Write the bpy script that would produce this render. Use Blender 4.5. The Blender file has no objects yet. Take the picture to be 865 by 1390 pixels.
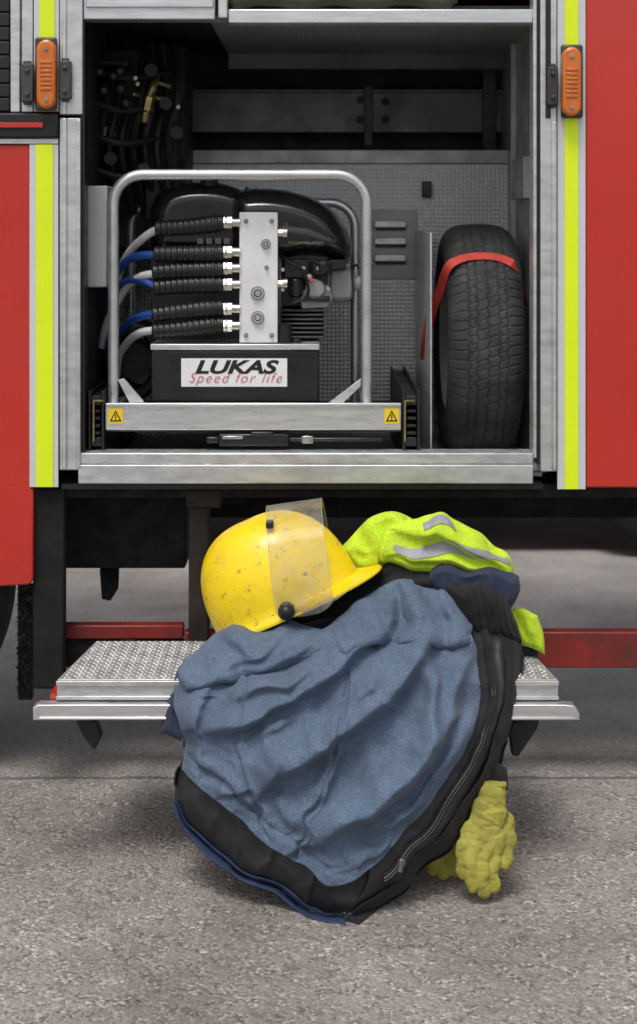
import bpy, bmesh, math, random
import numpy as np
from mathutils import Vector, Matrix, noise
random.seed(7)
SC = bpy.context.scene
COL = SC.collection
F, D, H, CX, HY = 2090.0, 3.8, 1.43, 432.0, 300.0
def W(px, py, Y):
    s = (Y + D) / F
    return Vector(((px - CX) * s, Y, H - (py - HY) * s))
def PX(px, Y): return (px - CX) * (Y + D) / F
def PZ(py, Y): return H - (py - HY) * (Y + D) / F

# ------------------------------------------------------------------ materials
def ramp2(nt, fac, a, b, p0=0.35, p1=0.65):
    r = nt.nodes.new('ShaderNodeValToRGB')
    r.color_ramp.elements[0].position = p0; r.color_ramp.elements[0].color = (*a, 1)
    r.color_ramp.elements[1].position = p1; r.color_ramp.elements[1].color = (*b, 1)
    nt.links.new(fac, r.inputs[0]); return r.outputs[0]
def mixc(nt, fac, a, b):
    m = nt.nodes.new('ShaderNodeMix'); m.data_type = 'RGBA'
    for v, i in ((fac, 0), (a, 6), (b, 7)):
        if hasattr(v, 'is_output'): nt.links.new(v, m.inputs[i])
        elif i == 0: m.inputs[0].default_value = v
        else: m.inputs[i].default_value = (*v, 1)
    return m.outputs[2]
def noi(nt, co, scale, detail=4, rough=.6):
    n = nt.nodes.new('ShaderNodeTexNoise'); n.inputs['Scale'].default_value = scale
    n.inputs['Detail'].default_value = detail; n.inputs['Roughness'].default_value = rough
    nt.links.new(co, n.inputs['Vector']); return n.outputs[0]
def mth(nt, op, a, b=None):
    m = nt.nodes.new('ShaderNodeMath'); m.operation = op
    for i, v in enumerate((a, b)):
        if v is None: continue
        if hasattr(v, 'is_output'): nt.links.new(v, m.inputs[i])
        else: m.inputs[i].default_value = v
    return m.outputs[0]
def M(name, col, rough=.5, metal=0, var=.15, vs=6, bs=0, bst=0, bd=.002, coat=0, dirt=0, dcol=(.06, .045, .03), ds=5, pattern=None, weave=0, lint=0, sheen=0, stretch=None, scuff=0):
    m = bpy.data.materials.new(name); m.use_nodes = True
    nt = m.node_tree; b = nt.nodes['Principled BSDF']
    tc = nt.nodes.new('ShaderNodeTexCoord'); co = tc.outputs['Object']
    if stretch:
        mp = nt.nodes.new('ShaderNodeMapping'); mp.inputs['Scale'].default_value = stretch
        nt.links.new(co, mp.inputs[0]); cos = mp.outputs[0]
    else: cos = co
    c = ramp2(nt, noi(nt, cos, vs, 6), [x * (1 - var) for x in col], [min(1, x * (1 + var)) for x in col])
    if weave:
        w = ramp2(nt, noi(nt, co, weave, 3, .7), (0, 0, 0), (1, 1, 1), .36, .62)
        c = mixc(nt, mth(nt, 'MULTIPLY', w, .72), c, [x * .38 for x in col])
    if lint:
        v = nt.nodes.new('ShaderNodeTexVoronoi'); v.inputs['Scale'].default_value = lint
        nt.links.new(co, v.inputs['Vector'])
        f = mth(nt, 'LESS_THAN', v.outputs['Distance'], .17)
        f = mth(nt, 'MULTIPLY', f, mth(nt, 'GREATER_THAN', noi(nt, co, lint * .2, 3), .53))
        c = mixc(nt, mth(nt, 'MULTIPLY', f, .45), c, (.30, .33, .37))
    if dirt:
        f = ramp2(nt, noi(nt, cos, ds, 9, .7), (0, 0, 0), (1, 1, 1), .5, .72)
        c = mixc(nt, mth(nt, 'MULTIPLY', f, dirt), c, dcol)
    if scuff:
        f = ramp2(nt, noi(nt, co, 55, 7, .75), (0, 0, 0), (1, 1, 1), .57, .65)
        f2 = ramp2(nt, noi(nt, co, 9, 4), (0, 0, 0), (1, 1, 1), .40, .56)
        c = mixc(nt, mth(nt, 'MULTIPLY', mth(nt, 'MULTIPLY', f, f2), scuff), c, (.12, .10, .05))
    sep = nt.nodes.new('ShaderNodeSeparateXYZ'); nt.links.new(co, sep.inputs[0])
    bump_h = None
    if pattern == 'diamond':
        k = 2 * math.pi / .024
        a = mth(nt, 'SINE', mth(nt, 'MULTIPLY', mth(nt, 'ADD', sep.outputs[0], sep.outputs[2]), k))
        d = mth(nt, 'SINE', mth(nt, 'MULTIPLY', mth(nt, 'SUBTRACT', sep.outputs[0], sep.outputs[2]), k))
        p = mth(nt, 'MULTIPLY', a, d); bump_h = p
        c = mixc(nt, mth(nt, 'MULTIPLY', mth(nt, 'GREATER_THAN', p, .3), .3), c, [x * .55 for x in col])
    if pattern == 'dots':
        k = 2 * math.pi / .02
        a = mth(nt, 'SINE', mth(nt, 'MULTIPLY', sep.outputs[0], k)); d = mth(nt, 'SINE', mth(nt, 'MULTIPLY', sep.outputs[1], k))
        c = mixc(nt, mth(nt, 'GREATER_THAN', mth(nt, 'MULTIPLY', a, d), .35), c, (.02, .02, .02))
    if pattern == 'hex':
        v = nt.nodes.new('ShaderNodeTexVoronoi'); v.feature = 'DISTANCE_TO_EDGE'; v.inputs['Scale'].default_value = 160
        v.inputs['Randomness'].default_value = .15; nt.links.new(co, v.inputs['Vector'])
        c = mixc(nt, mth(nt, 'MULTIPLY', mth(nt, 'LESS_THAN', v.outputs[0], .07), .25), c, [x * .5 for x in col])
    nt.links.new(c, b.inputs['Base Color'])
    b.inputs['Metallic'].default_value = metal
    rr = ramp2(nt, noi(nt, cos, vs * 2.3, 5), [max(.02, rough - .1)] * 3, [min(1, rough + .12)] * 3)
    nt.links.new(rr, b.inputs['Roughness'])
    b.inputs['Coat Weight'].default_value = coat; b.inputs['Coat Roughness'].default_value = .08
    b.inputs['Sheen Weight'].default_value = sheen; b.inputs['Sheen Roughness'].default_value = .5
    if bs or bump_h is not None:
        bp = nt.nodes.new('ShaderNodeBump'); bp.inputs['Strength'].default_value = bst or .5; bp.inputs['Distance'].default_value = bd
        nt.links.new(bump_h if bump_h is not None else noi(nt, co, bs, 5), bp.inputs['Height'])
        nt.links.new(bp.outputs[0], b.inputs['Normal'])
    return m

RED = M('red_paint', (.52, .024, .012), .3, 0, .06, 1.5, coat=.5, dirt=.12, ds=2.5, dcol=(.2, .02, .015))
REDDK = M('dull_red_paint', (.22, .018, .014), .5, 0, .3, 5, dirt=.85, ds=6, dcol=(.03, .02, .02))
ALU = M('aluminium', (.62, .63, .64), .42, .75, .12, 14, bs=60, bst=.06, dirt=.35, ds=9, dcol=(.22, .2, .18), stretch=(1, 1, 3))
ALUB = M('brushed_aluminium', (.68, .69, .70), .36, .8, .1, 18, dirt=.2, ds=12, dcol=(.3, .29, .27), stretch=(.6, 3, 6))
ALUW = M('bright_milled_aluminium', (.80, .80, .81), .4, .25, .06, 20, dirt=.12, ds=14, dcol=(.4, .39, .37))
ALUS = M('worn_tread_aluminium', (.5, .5, .5), .5, .6, .2, 20, dirt=.5, ds=14, dcol=(.16, .15, .14))
ALUD = M('dull_aluminium', (.42, .43, .44), .5, .45, .2, 7, dirt=.4, ds=4, dcol=(.14, .135, .13))
EMB = M('embossed_aluminium', (.90, .90, .90), .38, .12, .06, 4, pattern='diamond', bst=.8, bd=.003, dirt=.25, ds=3, dcol=(.45, .44, .43))
PERF = M('perforated_aluminium', (.34, .34, .34), .5, .3, .15, 4, pattern='dots')
STEEL = M('tube_steel', (.62, .63, .65), .34, .8, .08, 10, dirt=.15)
ZINC = M('zinc_fitting', (.55, .55, .53), .3, .95, .15, 40)
BRASS = M('brass', (.40, .32, .15), .4, .9, .2, 30)
BLK = M('black_plastic', (.010, .010, .011), .36, 0, .3, 12, bs=300, bst=.08)
BLKG = M('glossy_black_plastic', (.009, .009, .010), .2, 0, .3, 12, coat=.5)
BLKM = M('black_steel', (.008, .008, .009), .5, .0, .4, 6, dirt=.3, ds=6, dcol=(.03, .026, .022))
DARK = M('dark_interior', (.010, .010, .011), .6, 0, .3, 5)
SHADEBLK = M('shade_black', (.004, .004, .004), .8, 0, .4, 8)  # near-black base carries the shade under the body, where skylight would brighten it
DKGREY = M('dark_grey_metal', (.06, .06, .062), .5, .4, .3, 6, dirt=.3)
BEAMG = M('dull_grey_beam', (.15, .15, .155), .5, .4, .25, 5, dirt=.5, ds=5, dcol=(.05, .05, .05))
GREYP = M('grey_plastic', (.40, .41, .41), .5, 0, .06, 6, dirt=.15)
GREYM = M('dim_print', (.16, .16, .16), .5, 0, .06, 6)
RUB = M('tyre_rubber', (.030, .030, .031), .75, 0, .35, 14, bs=120, bst=.2, dirt=.6, ds=9, dcol=(.085, .08, .072))
WHT = M('white_tape', (.62, .63, .64), .4, 0, .05, 5, dirt=.12, dcol=(.3, .3, .28), pattern='hex')
YEL = M('fluorescent_yellow_tape', (.76, .95, .01), .4, 0, .04, 4, pattern='hex', dirt=.06, dcol=(.4, .45, .02))
WPLATE = M('white_plate', (.8, .8, .8), .4, 0, .03, 5)
INK = M('black_ink', (.008, .008, .008), .5, 0, 0)
REDINK = M('red_ink', (.55, .06, .07), .5, 0, 0)
WARN = M('warning_yellow', (.85, .6, .02), .45, 0, .05, 8)
ORG = M('amber_lens', (.62, .15, .010), .25, 0, .15, 40, coat=.5, bs=180, bst=.25, dirt=.35, ds=20, dcol=(.25, .06, .01))
HOSEW = M('white_hose', (.6, .6, .58), .35, 0, .08, 20)
HOSEB = M('blue_hose', (.02, .07, .32), .35, 0, .12, 20)
STRAP = M('red_webbing', (.5, .045, .03), .7, 0, .15, 30, bs=500, bst=.3)
HELM = M('yellow_helmet_paint', (.90, .65, .003), .36, 0, .05, 6, coat=.15, dirt=.5, ds=13, dcol=(.5, .36, .03), scuff=.75)
BLUE = M('blue_quilted_lining', (.115, .166, .250), .9, 0, .18, 14, weave=300, lint=170, sheen=.05, bs=300, bst=.6, bd=.002)
NAVY = M('navy_fabric', (.018, .03, .068), .8, 0, .2, 9, weave=500, bs=500, bst=.3, sheen=.1)
HEMB = M('navy_hem_binding', (.022, .045, .11), .75, 0, .15, 12, weave=500)
BLKF = M('black_knit', (.007, .007, .008), .95, 0, .4, 20, bs=420, bst=.6, bd=.003, sheen=.05)
PVC = M('black_coated_fabric', (.012, .012, .0135), .45, 0, .3, 12, bs=90, bst=.15, dirt=.3, ds=10, dcol=(.035, .033, .03))
HIV = M('hi_vis_fabric', (.66, .92, .03), .8, 0, .08, 9, weave=420, bs=400, bst=.3, sheen=.05, dirt=.2, dcol=(.36, .42, .05))
REFL = M('silver_reflective_band', (.30, .31, .33), .6, 0, .12, 20, bs=300, bst=.2, dirt=.3, dcol=(.16, .16, .16))
GLV = M('yellow_leather', (.34, .315, .055), .85, 0, .25, 14, bs=190, bst=.6, bd=.002, dirt=.9, ds=20, dcol=(.14, .125, .04))
TARP = M('olive_canvas', (.05, .06, .03), .8, 0, .25, 9, bs=200, bst=.3)
CARP = M('dark_red_car_paint', (.12, .01, .012), .3, 0, .1, 3, coat=.5)
GLASS = M('dark_car_glass', (.015, .018, .02), .08, 0, .1, 2)
GRIT = M('grit_stone', (.26, .24, .21), .9, 0, .5, 40)
RUST = M('rusty_steel', (.022, .016, .013), .7, .2, .5, 8, dirt=.5, ds=12, dcol=(.05, .024, .012))
ZIPM = M('zip_teeth', (.13, .13, .14), .35, .5, .2, 20)

def visor_mat():
    m = bpy.data.materials.new('clear_visor'); m.use_nodes = True; nt = m.node_tree
    nt.nodes.clear(); out = nt.nodes.new('ShaderNodeOutputMaterial')
    tr = nt.nodes.new('ShaderNodeBsdfTransparent'); tr.inputs[0].default_value = (.93, .92, .86, 1)
    df = nt.nodes.new('ShaderNodeBsdfDiffuse'); df.inputs[0].default_value = (.62, .60, .50, 1)
    gl = nt.nodes.new('ShaderNodeBsdfGlossy'); gl.inputs['Roughness'].default_value = .15
    tc = nt.nodes.new('ShaderNodeTexCoord')
    f = ramp2(nt, noi(nt, tc.outputs['Object'], 30, 9, .75), (.13, .13, .13), (.42, .42, .42), .42, .75)
    a = nt.nodes.new('ShaderNodeMixShader'); nt.links.new(f, a.inputs[0]); nt.links.new(tr.outputs[0], a.inputs[1]); nt.links.new(df.outputs[0], a.inputs[2])
    lw = nt.nodes.new('ShaderNodeLayerWeight'); lw.inputs[0].default_value = .16
    b = nt.nodes.new('ShaderNodeMixShader'); nt.links.new(lw.outputs['Fresnel'], b.inputs[0]); nt.links.new(a.outputs[0], b.inputs[1]); nt.links.new(gl.outputs[0], b.inputs[2])
    nt.links.new(b.outputs[0], out.inputs[0]); return m
VIS = visor_mat()

def ground_mat():
    m = bpy.data.materials.new('concrete_ground'); m.use_nodes = True; nt = m.node_tree; b = nt.nodes['Principled BSDF']
    tc = nt.nodes.new('ShaderNodeTexCoord'); co = tc.outputs['Object']
    v = nt.nodes.new('ShaderNodeTexVoronoi'); v.inputs['Scale'].default_value = 150; nt.links.new(co, v.inputs['Vector'])
    sp = nt.nodes.new('ShaderNodeSeparateColor'); nt.links.new(v.outputs['Color'], sp.inputs[0])
    r = nt.nodes.new('ShaderNodeValToRGB'); cr_ = r.color_ramp
    cr_.elements[0].position = 0; cr_.elements[0].color = (.08, .072, .063, 1)
    cr_.elements[1].position = 1; cr_.elements[1].color = (.72, .68, .63, 1)
    for p, c in ((.3, (.20, .182, .162, 1)), (.62, (.34, .31, .278, 1)), (.86, (.45, .405, .362, 1))):
        e = cr_.elements.new(p); e.color = c
    nt.links.new(sp.outputs[0], r.inputs[0])
    fine = ramp2(nt, noi(nt, co, 210, 4), (.20, .182, .164), (.42, .395, .366), .3, .7)
    stones = ramp2(nt, noi(nt, co, 24, 5), (.15,) * 3, (.9,) * 3, .38, .62)
    front = mixc(nt, stones, fine, r.outputs[0])
    back = mixc(nt, .35, ramp2(nt, noi(nt, co, 130, 5), (.44, .43, .415), (.62, .61, .595), .3, .7), front)  # rear concrete is paler, lifted further to stand in for weak light there
    sep = nt.nodes.new('ShaderNodeSeparateXYZ'); nt.links.new(co, sep.inputs[0])
    wob = mth(nt, 'ADD', sep.outputs[1], mth(nt, 'MULTIPLY', noi(nt, co, 9, 3), .025))
    gfac = ramp2(nt, mth(nt, 'ADD', mth(nt, 'MULTIPLY', wob, .6), .42), (0, 0, 0), (1, 1, 1), .45, .8)
    c = mixc(nt, gfac, front, back)
    line = mth(nt, 'LESS_THAN', mth(nt, 'ABSOLUTE', mth(nt, 'SUBTRACT', wob, .165)), .009)
    c = mixc(nt, mth(nt, 'MULTIPLY', line, .6), c, (.05, .045, .04))
    stain = ramp2(nt, noi(nt, co, 2.2, 7), (.64, .63, .615), (1, 1, 1), .35, .62)
    mm = nt.nodes.new('ShaderNodeMix'); mm.data_type = 'RGBA'; mm.blend_type = 'MULTIPLY'; mm.inputs[0].default_value = 1
    nt.links.new(c, mm.inputs[6]); nt.links.new(stain, mm.inputs[7])
    nt.links.new(mm.outputs[2], b.inputs['Base Color']); b.inputs['Roughness'].default_value = .88
    h = mth(nt, 'ADD', mth(nt, 'MULTIPLY', v.outputs['Distance'], -1.0), mth(nt, 'MULTIPLY', noi(nt, co, 60, 5), 1.4))
    bp = nt.nodes.new('ShaderNodeBump'); bp.inputs['Strength'].default_value = .8; bp.inputs['Distance'].default_value = .004
    nt.links.new(h, bp.inputs['Height']); nt.links.new(bp.outputs[0], b.inputs['Normal'])
    return m
GRND = ground_mat()

# ------------------------------------------------------------------ mesh helpers
class MB:
    def __init__(s): s.bm = bmesh.new(); s.mi = 0
    def face(s, vs):
        try:
            f = s.bm.faces.new(vs); f.material_index = s.mi; return f
        except ValueError: return None
    def box(s, x0, x1, y0, y1, z0, z1):
        v = [s.bm.verts.new((x, y, z)) for x in (x0, x1) for y in (y0, y1) for z in (z0, z1)]
        for q in ((0, 1, 3, 2), (4, 6, 7, 5), (0, 4, 5, 1), (2, 3, 7, 6), (0, 2, 6, 4), (1, 5, 7, 3)): s.face([v[i] for i in q])
        return s
    def pbox(s, px0, px1, py0, py1, Y0, Y1):
        return s.box(PX(px0, Y0), PX(px1, Y0), Y0, Y1, PZ(py1, Y0), PZ(py0, Y0))
    def prism(s, pts, y0, y1):
        a = [s.bm.verts.new((x, y0, z)) for x, z in pts]; b = [s.bm.verts.new((x, y1, z)) for x, z in pts]
        s.face(a); s.face(b[::-1]); n = len(pts)
        for i in range(n): s.face([a[i], b[i], b[(i + 1) % n], a[(i + 1) % n]])
        return s
    def pprism(s, pts, Y0, Y1): return s.prism([(PX(x, Y0), PZ(y, Y0)) for x, y in pts], Y0, Y1)
    def tube(s, pts, r, n=12, caps=True):
        pts = [Vector(p) for p in pts]; N = len(pts); rs = r if isinstance(r, (list, tuple)) else [r] * N
        t0 = (pts[1] - pts[0]).normalized(); up = Vector((0, 0, 1)) if abs(t0.z) < .9 else Vector((0, 1, 0))
        nrm = t0.cross(up).normalized(); rings = []
        for i in range(N):
            t = (pts[min(i + 1, N - 1)] - pts[max(i - 1, 0)]).normalized()
            nrm = (nrm - t * nrm.dot(t)).normalized(); bn = t.cross(nrm)
            rings.append([s.bm.verts.new(pts[i] + (nrm * math.cos(2 * math.pi * k / n) + bn * math.sin(2 * math.pi * k / n)) * rs[i]) for k in range(n)])
        for a, b in zip(rings, rings[1:]):
            for k in range(n): s.face([a[k], a[(k + 1) % n], b[(k + 1) % n], b[k]])
        if caps: s.face(rings[0][::-1]); s.face(rings[-1])
        return s
    def cyl(s, a, b, r, n=20, r2=None): return s.tube([a, b], [r, r if r2 is None else r2], n)
    def ball(s, c, r, sc=(1, 1, 1), n=16):
        mt = Matrix.Translation(c) @ Matrix.Diagonal((r * sc[0], r * sc[1], r * sc[2], 1))
        bmesh.ops.create_uvsphere(s.bm, u_segments=n, v_segments=max(6, n // 2), radius=1, matrix=mt)
        return s
    def build(s, name, mats, parent=None, bevel=0, seg=2, angle=35, fix=True):
        if fix: bmesh.ops.recalc_face_normals(s.bm, faces=s.bm.faces)
        me = bpy.data.meshes.new(name); s.bm.to_mesh(me); s.bm.free()
        for m in (mats if isinstance(mats, (list, tuple)) else [mats]): me.materials.append(m)
        me.polygons.foreach_set('use_smooth', [True] * len(me.polygons))
        me.set_sharp_from_angle(angle=math.radians(angle))
        return link(name, me, parent, bevel, seg)
def link(name, me, parent, bevel=0, seg=2):
    o = bpy.data.objects.new(name, me); COL.objects.link(o)
    if parent:
        o.parent = parent
        if parent.type == 'EMPTY': o.matrix_parent_inverse = Matrix.Translation(-Vector(parent.location))
    if bevel:
        b = o.modifiers.new('Bevel', 'BEVEL'); b.width = bevel; b.segments = seg; b.limit_method = 'ANGLE'; b.angle_limit = math.radians(40)
    return o
def tag(o, label, cat, group=None):
    o['label'] = label; o['category'] = cat
    if group: o['group'] = group
    return o
def thing(name, label, cat, loc=(0, 0, 0), group=None):
    o = bpy.data.objects.new(name, None); COL.objects.link(o); o.location = loc; o.empty_display_size = .1
    return tag(o, label, cat, group)
def part(name, mat, parent, fn, bevel=0, **k):
    m = MB(); fn(m); return m.build(name, mat, parent, bevel, **k)
def partn(name, mat, parent, fns, bevel=0, **k):      # one object per function: repeated parts stay individual
    return [part(name, mat, parent, f, bevel, **k) for f in fns]
def arc(c, r, a0, a1, n=8):
    return [(c[0] + r * math.cos(a0 + (a1 - a0) * i / n), c[1] + r * math.sin(a0 + (a1 - a0) * i / n)) for i in range(n + 1)]
def catmull(pts, n):
    P = [Vector(p) for p in pts]; P = [2 * P[0] - P[1]] + P + [2 * P[-1] - P[-2]]; out = []
    for i in range(1, len(P) - 2):
        for j in range(12):
            t = j / 12
            out.append(.5 * ((2 * P[i]) + (P[i + 1] - P[i - 1]) * t + (2 * P[i - 1] - 5 * P[i] + 4 * P[i + 1] - P[i + 2]) * t * t + (3 * P[i] - P[i - 1] - 3 * P[i + 1] + P[i + 2]) * t ** 3))
    out.append(P[-2].copy()); L = [0]
    for a, b in zip(out, out[1:]): L.append(L[-1] + (b - a).length)
    res = []; k = 0
    for i in range(n):
        s = L[-1] * i / (n - 1)
        while k < len(L) - 2 and L[k + 1] < s: k += 1
        f = 0 if L[k + 1] == L[k] else (s - L[k]) / (L[k + 1] - L[k]); res.append(out[k].lerp(out[k + 1], min(1, max(0, f))))
    return res
def text_into(name, txt, mat, parent, x0, x1, z0, z1, Y, shear=0, offset=0, th=.0006, space=1):
    cu = bpy.data.curves.new('txt', 'FONT'); cu.body = txt; cu.shear = shear; cu.offset = offset; cu.extrude = .01; cu.resolution_u = 4; cu.space_character = space
    ob = bpy.data.objects.new('txt', cu); COL.objects.link(ob); bpy.context.view_layer.update()
    me = bpy.data.meshes.new_from_object(ob.evaluated_get(bpy.context.evaluated_depsgraph_get()))
    bpy.data.objects.remove(ob)
    xs = [v.co.x for v in me.vertices]; ys = [v.co.y for v in me.vertices]
    for v in me.vertices:
        v.co = Vector((x0 + (v.co.x - min(xs)) / (max(xs) - min(xs)) * (x1 - x0), Y - (v.co.z + .01) / .02 * th, z0 + (v.co.y - min(ys)) / (max(ys) - min(ys)) * (z1 - z0)))
    me.materials.clear(); me.materials.append(mat)
    me.name = name; return link(name, me, parent)

# ------------------------------------------------------------------ ground
g = MB(); v = [g.bm.verts.new(p) for p in ((-300, -300, 0), (300, -300, 0), (300, 300, 0), (-300, 300, 0))]; g.face(v)
go = g.build('ground', GRND); go['kind'] = 'structure'
p = MB()
for i in range(320):
    x = random.uniform(-1, 1); y = random.uniform(-.95, .1); r = random.uniform(.0012, .0036)
    p.ball((x, y, r * .45), r, (random.uniform(.8, 1.4), random.uniform(.8, 1.3), .6), 6)
po = p.build('loose_grit', GRIT); po['kind'] = 'stuff'
tag(po, 'tiny loose stones scattered on the concrete', 'grit')

# ------------------------------------------------------------------ fire engine
T = thing('fire_engine', 'red fire engine with open side locker and yellow reflective stripes', 'fire engine')
ROOF = -340; BK = 1.10  # roof lowered and body cut shallow so skylight reaches the ground beyond
part('body_panel', RED, T, lambda m: m.pprism([(-700, 196), (40, 196), (40, 662), (45, 664), (45, 786), (40, 794), (-20, 797), (-60, 790), (-110, 740), (-180, 680), (-330, 640), (-480, 680), (-560, 790), (-700, 790)], 0, .04), .004)
part('body_panel', RED, T, lambda m: m.pbox(795, 1700, ROOF, 662, 0, .04), .004)
part('header_panel', RED, T, lambda m: m.pbox(-700, 794, ROOF, -120, 0, .04), .004)
part('roof', ALUD, T, lambda m: m.box(PX(-700, 0), PX(1700, 0), 0, BK, PZ(ROOF, 0), PZ(ROOF, 0) + .04), .004)
part('rear_wall', RED, T, lambda m: m.box(PX(-700, 0), PX(1700, 0), BK - .04, BK, .72, PZ(ROOF, 0) - .002))
partn('end_wall', RED, T, [lambda m: m.box(PX(-700, 0), PX(-700, 0) + .04, .042, BK - .042, .4, PZ(ROOF, 0) - .002), lambda m: m.box(PX(1700, 0) - .04, PX(1700, 0), .042, BK - .042, .775, PZ(ROOF, 0) - .002)])
part('underside', SHADEBLK, T, lambda m: m.box(PX(40, 0), PX(1690, 0), .042, BK - .045, .74, .772))
def shut(m):
    for i in range(14): m.pbox(-690, 13, -118 + i * 19.3, -118 + i * 19.3 + 18, .03, .05)
part('roller_shutter', DARK, T, shut, .003)
sb = part('shutter_bar', BLKM, T, lambda m: m.pbox(-690, 79, 153, 187, -.014, .03), .005)
part('bar_reflection', RED, sb, lambda m: m.pbox(-690, 58, 166, 173, -.019, -.0145), .001)  # red strip painted in for a reflection on the dark bar
part('trim_strip', ALU, T, lambda m: m.pbox(-690, 79, 188, 195, -.006, .03), .001)
partn('pillar_strip', ALU, T, [lambda m: m.pbox(14, 27, -118, 152, -.002, .05), lambda m: m.pbox(29, 45, -118, 152, .004, .05)], .002)
def stripe(x0, x1, xa, xb, y0, y1):
    w = part('reflective_stripe', WHT, T, lambda m: m.pbox(x0, x1, y0, y1, -.004, -.0005))
    part('yellow_stripe', YEL, w, lambda m: m.pbox(xa, xb, y0, y1, -.0065, -.0045))
stripe(46, 80, 54, 74, -118, 151); stripe(40, 79, 49, 72, 196, 661); stripe(757, 795, 767, 785, ROOF, 664)
def guideL(m):
    m.pbox(81, 109, 160, 638, -.008, .05); m.pbox(84, 90, 160, 636, -.016, -.0085); m.pbox(104, 109, 162, 636, -.018, -.0085)
part('shutter_guide', ALU, T, lambda m: (m.pbox(81, 112, -118, 155, -.012, .05), m.pbox(84, 90, -118, 155, -.018, -.0125)), .002)
part('shutter_guide', ALU, T, guideL, .002)
part('guide_gap_strip', BLK, T, lambda m: m.pbox(109.5, 115, -20, 614, .0, .05))
partn('shutter_guide', ALU, T, [lambda m: (m.pbox(734, 756, -118, 640, -.008, .05), m.pbox(750, 756, 165, 638, -.016, -.0085)), lambda m: m.pbox(724, 729, -118, 622, -.004, .06)], .002)
partn('guide_gap_strip', BLK, T, [lambda m: m.pbox(729.5, 733.5, -100, 630, .0, .05), lambda m: m.pbox(741, 748, -100, 160, -.012, -.0085)])  # black strips standing in for the dark gaps of the guide
def clamp(m, x0, x1, y0, y1):
    m.pbox(x0, x1, y0, y1, -.03, -.0095); m.pbox(x0 + 3, x1 - 3, y0 - 4, y1 + 4, -.022, -.0095)
    for y in (y0 + 10, y1 - 10): m.cyl(W((x0 + x1) / 2, y, -.036), W((x0 + x1) / 2, y, -.028), .006, 10)
partn('guide_clamp', DKGREY, T, [lambda m: clamp(m, 28, 45, 86, 138), lambda m: clamp(m, 80, 96, 82, 134), lambda m: clamp(m, 744, 758, 90, 142)], .003)
def marker(cx, cy):
    b = part('marker_light', DKGREY, T, lambda m: m.pbox(cx - 15, cx + 15, cy - 50, cy + 50, -.02, -.007), .006)
    def lens(m):
        w, h = 13, 47
        m.pprism(arc((cx, cy - h + w), w, math.pi, 2 * math.pi, 8) + arc((cx, cy + h - w), w, 0, math.pi, 8), -.05, -.0205)
    part('lens', ORG, b, lens, .007, seg=3)
    part('reflector', ORG, b, lambda m: [m.pbox(cx - 8, cx + 8, cy - 18 + i * 6, cy - 14.5 + i * 6, -.053, -.0505) for i in range(7)], .0008)
    for y in (cy - 35, cy + 35): part('screw', ZINC, b, lambda m: m.cyl(W(cx, y, -.054), W(cx, y, -.049), .005, 10))
marker(62, 100); marker(777, 110)
part('locker_sill', ALU, T, lambda m: (m.pbox(106, 724, 615, 630, -.012, .06), m.pbox(106, 724, 631, 657, -.016, .06)), .003)
part('sill_seal', BLKM, T, lambda m: m.pbox(84, 738, 657.5, 664, -.006, .06))
XL, XR, RB = -.585, .562, 1.03
part('locker_floor', ALUD, T, lambda m: m.box(XL, XR, .062, .75, .79, .80))
part('side_wall', ALUD, T, lambda m: m.box(XR, XR + .01, .062, RB, .80, 1.97))
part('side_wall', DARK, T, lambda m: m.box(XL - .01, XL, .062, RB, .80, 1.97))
part('back_panel', EMB, T, lambda m: m.box(XL, XR, .75, .77, .80, 1.598))
part('panel_trim', ALUD, T, lambda m: m.box(-.37, XR, .742, .772, 1.6, 1.64), .002)
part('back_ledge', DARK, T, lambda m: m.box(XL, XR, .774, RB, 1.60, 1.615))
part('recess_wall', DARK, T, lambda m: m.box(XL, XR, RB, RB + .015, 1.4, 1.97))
cr_rail = part('cross_rail', BEAMG, T, lambda m: (m.box(-.42, XR, .9, .94, 1.70, 1.83), m.box(-.42, XR, .885, .9, 1.822, 1.832)), .003)
for x, z in ((.128, 1.80), (.205, 1.795), (.205, 1.74), (.128, 1.74)):
    part('rail_bolt', DARK, cr_rail, lambda m: m.cyl((x, .888, z), (x, .899, z), .012, 8))
partn('rail_bracket', DKGREY, T, [lambda m: m.box(.14, .165, .88, .899, 1.66, 1.84), lambda m: m.box(.5, .54, .87, .899, 1.62, 1.9)], .002)
part('ceiling_panel', PERF, T, lambda m: m.box(-.27, XR, .07, .80, 1.93, 1.945))
part('ceiling_beam', BEAMG, T, lambda m: m.box(-.27, XR, .805, .88, 1.885, 1.94), .003)
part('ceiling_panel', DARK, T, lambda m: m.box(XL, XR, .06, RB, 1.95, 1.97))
part('top_beam', ALUB, T, lambda m: (m.pbox(113, 292, -30, 26, -.005, .06), m.pbox(116, 290, -30, 10, -.012, -.0055)), .003)
partn('top_beam', ALUB, T, [lambda m: m.pbox(310, 724, 12, 31, .0, .06), lambda m: m.pbox(296, 309, -30, 24, -.008, .06)], .003)
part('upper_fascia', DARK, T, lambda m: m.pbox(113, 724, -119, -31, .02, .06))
partn('wall_post', ALUD, T, [lambda m: m.box(.545, .5615, .55, .58, .80, 1.93), lambda m: m.box(.54, .561, .25, .5, 1.49, 1.60)], .002)
part('junction_box', GREYP, T, lambda m: m.box(XL + .001, XL + .052, .09, .24, PZ(390, .09), PZ(252, .09)), .004)
lv = part('louvre_plate', GREYP, T, lambda m: m.pbox(506, 566, 284, 378, .742, .7495), .001)
for y in (299, 322, 345):
    part('louvre', ALU, lv, lambda m: m.pprism([(508, y + 3), (511, y), (549, y), (552, y + 3), (552, y + 10), (508, y + 10)], .728, .7415), .003)
    part('louvre_gap', INK, lv, lambda m: m.pbox(510, 551, y + 10.5, y + 13.5, .735, .7415))
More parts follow.
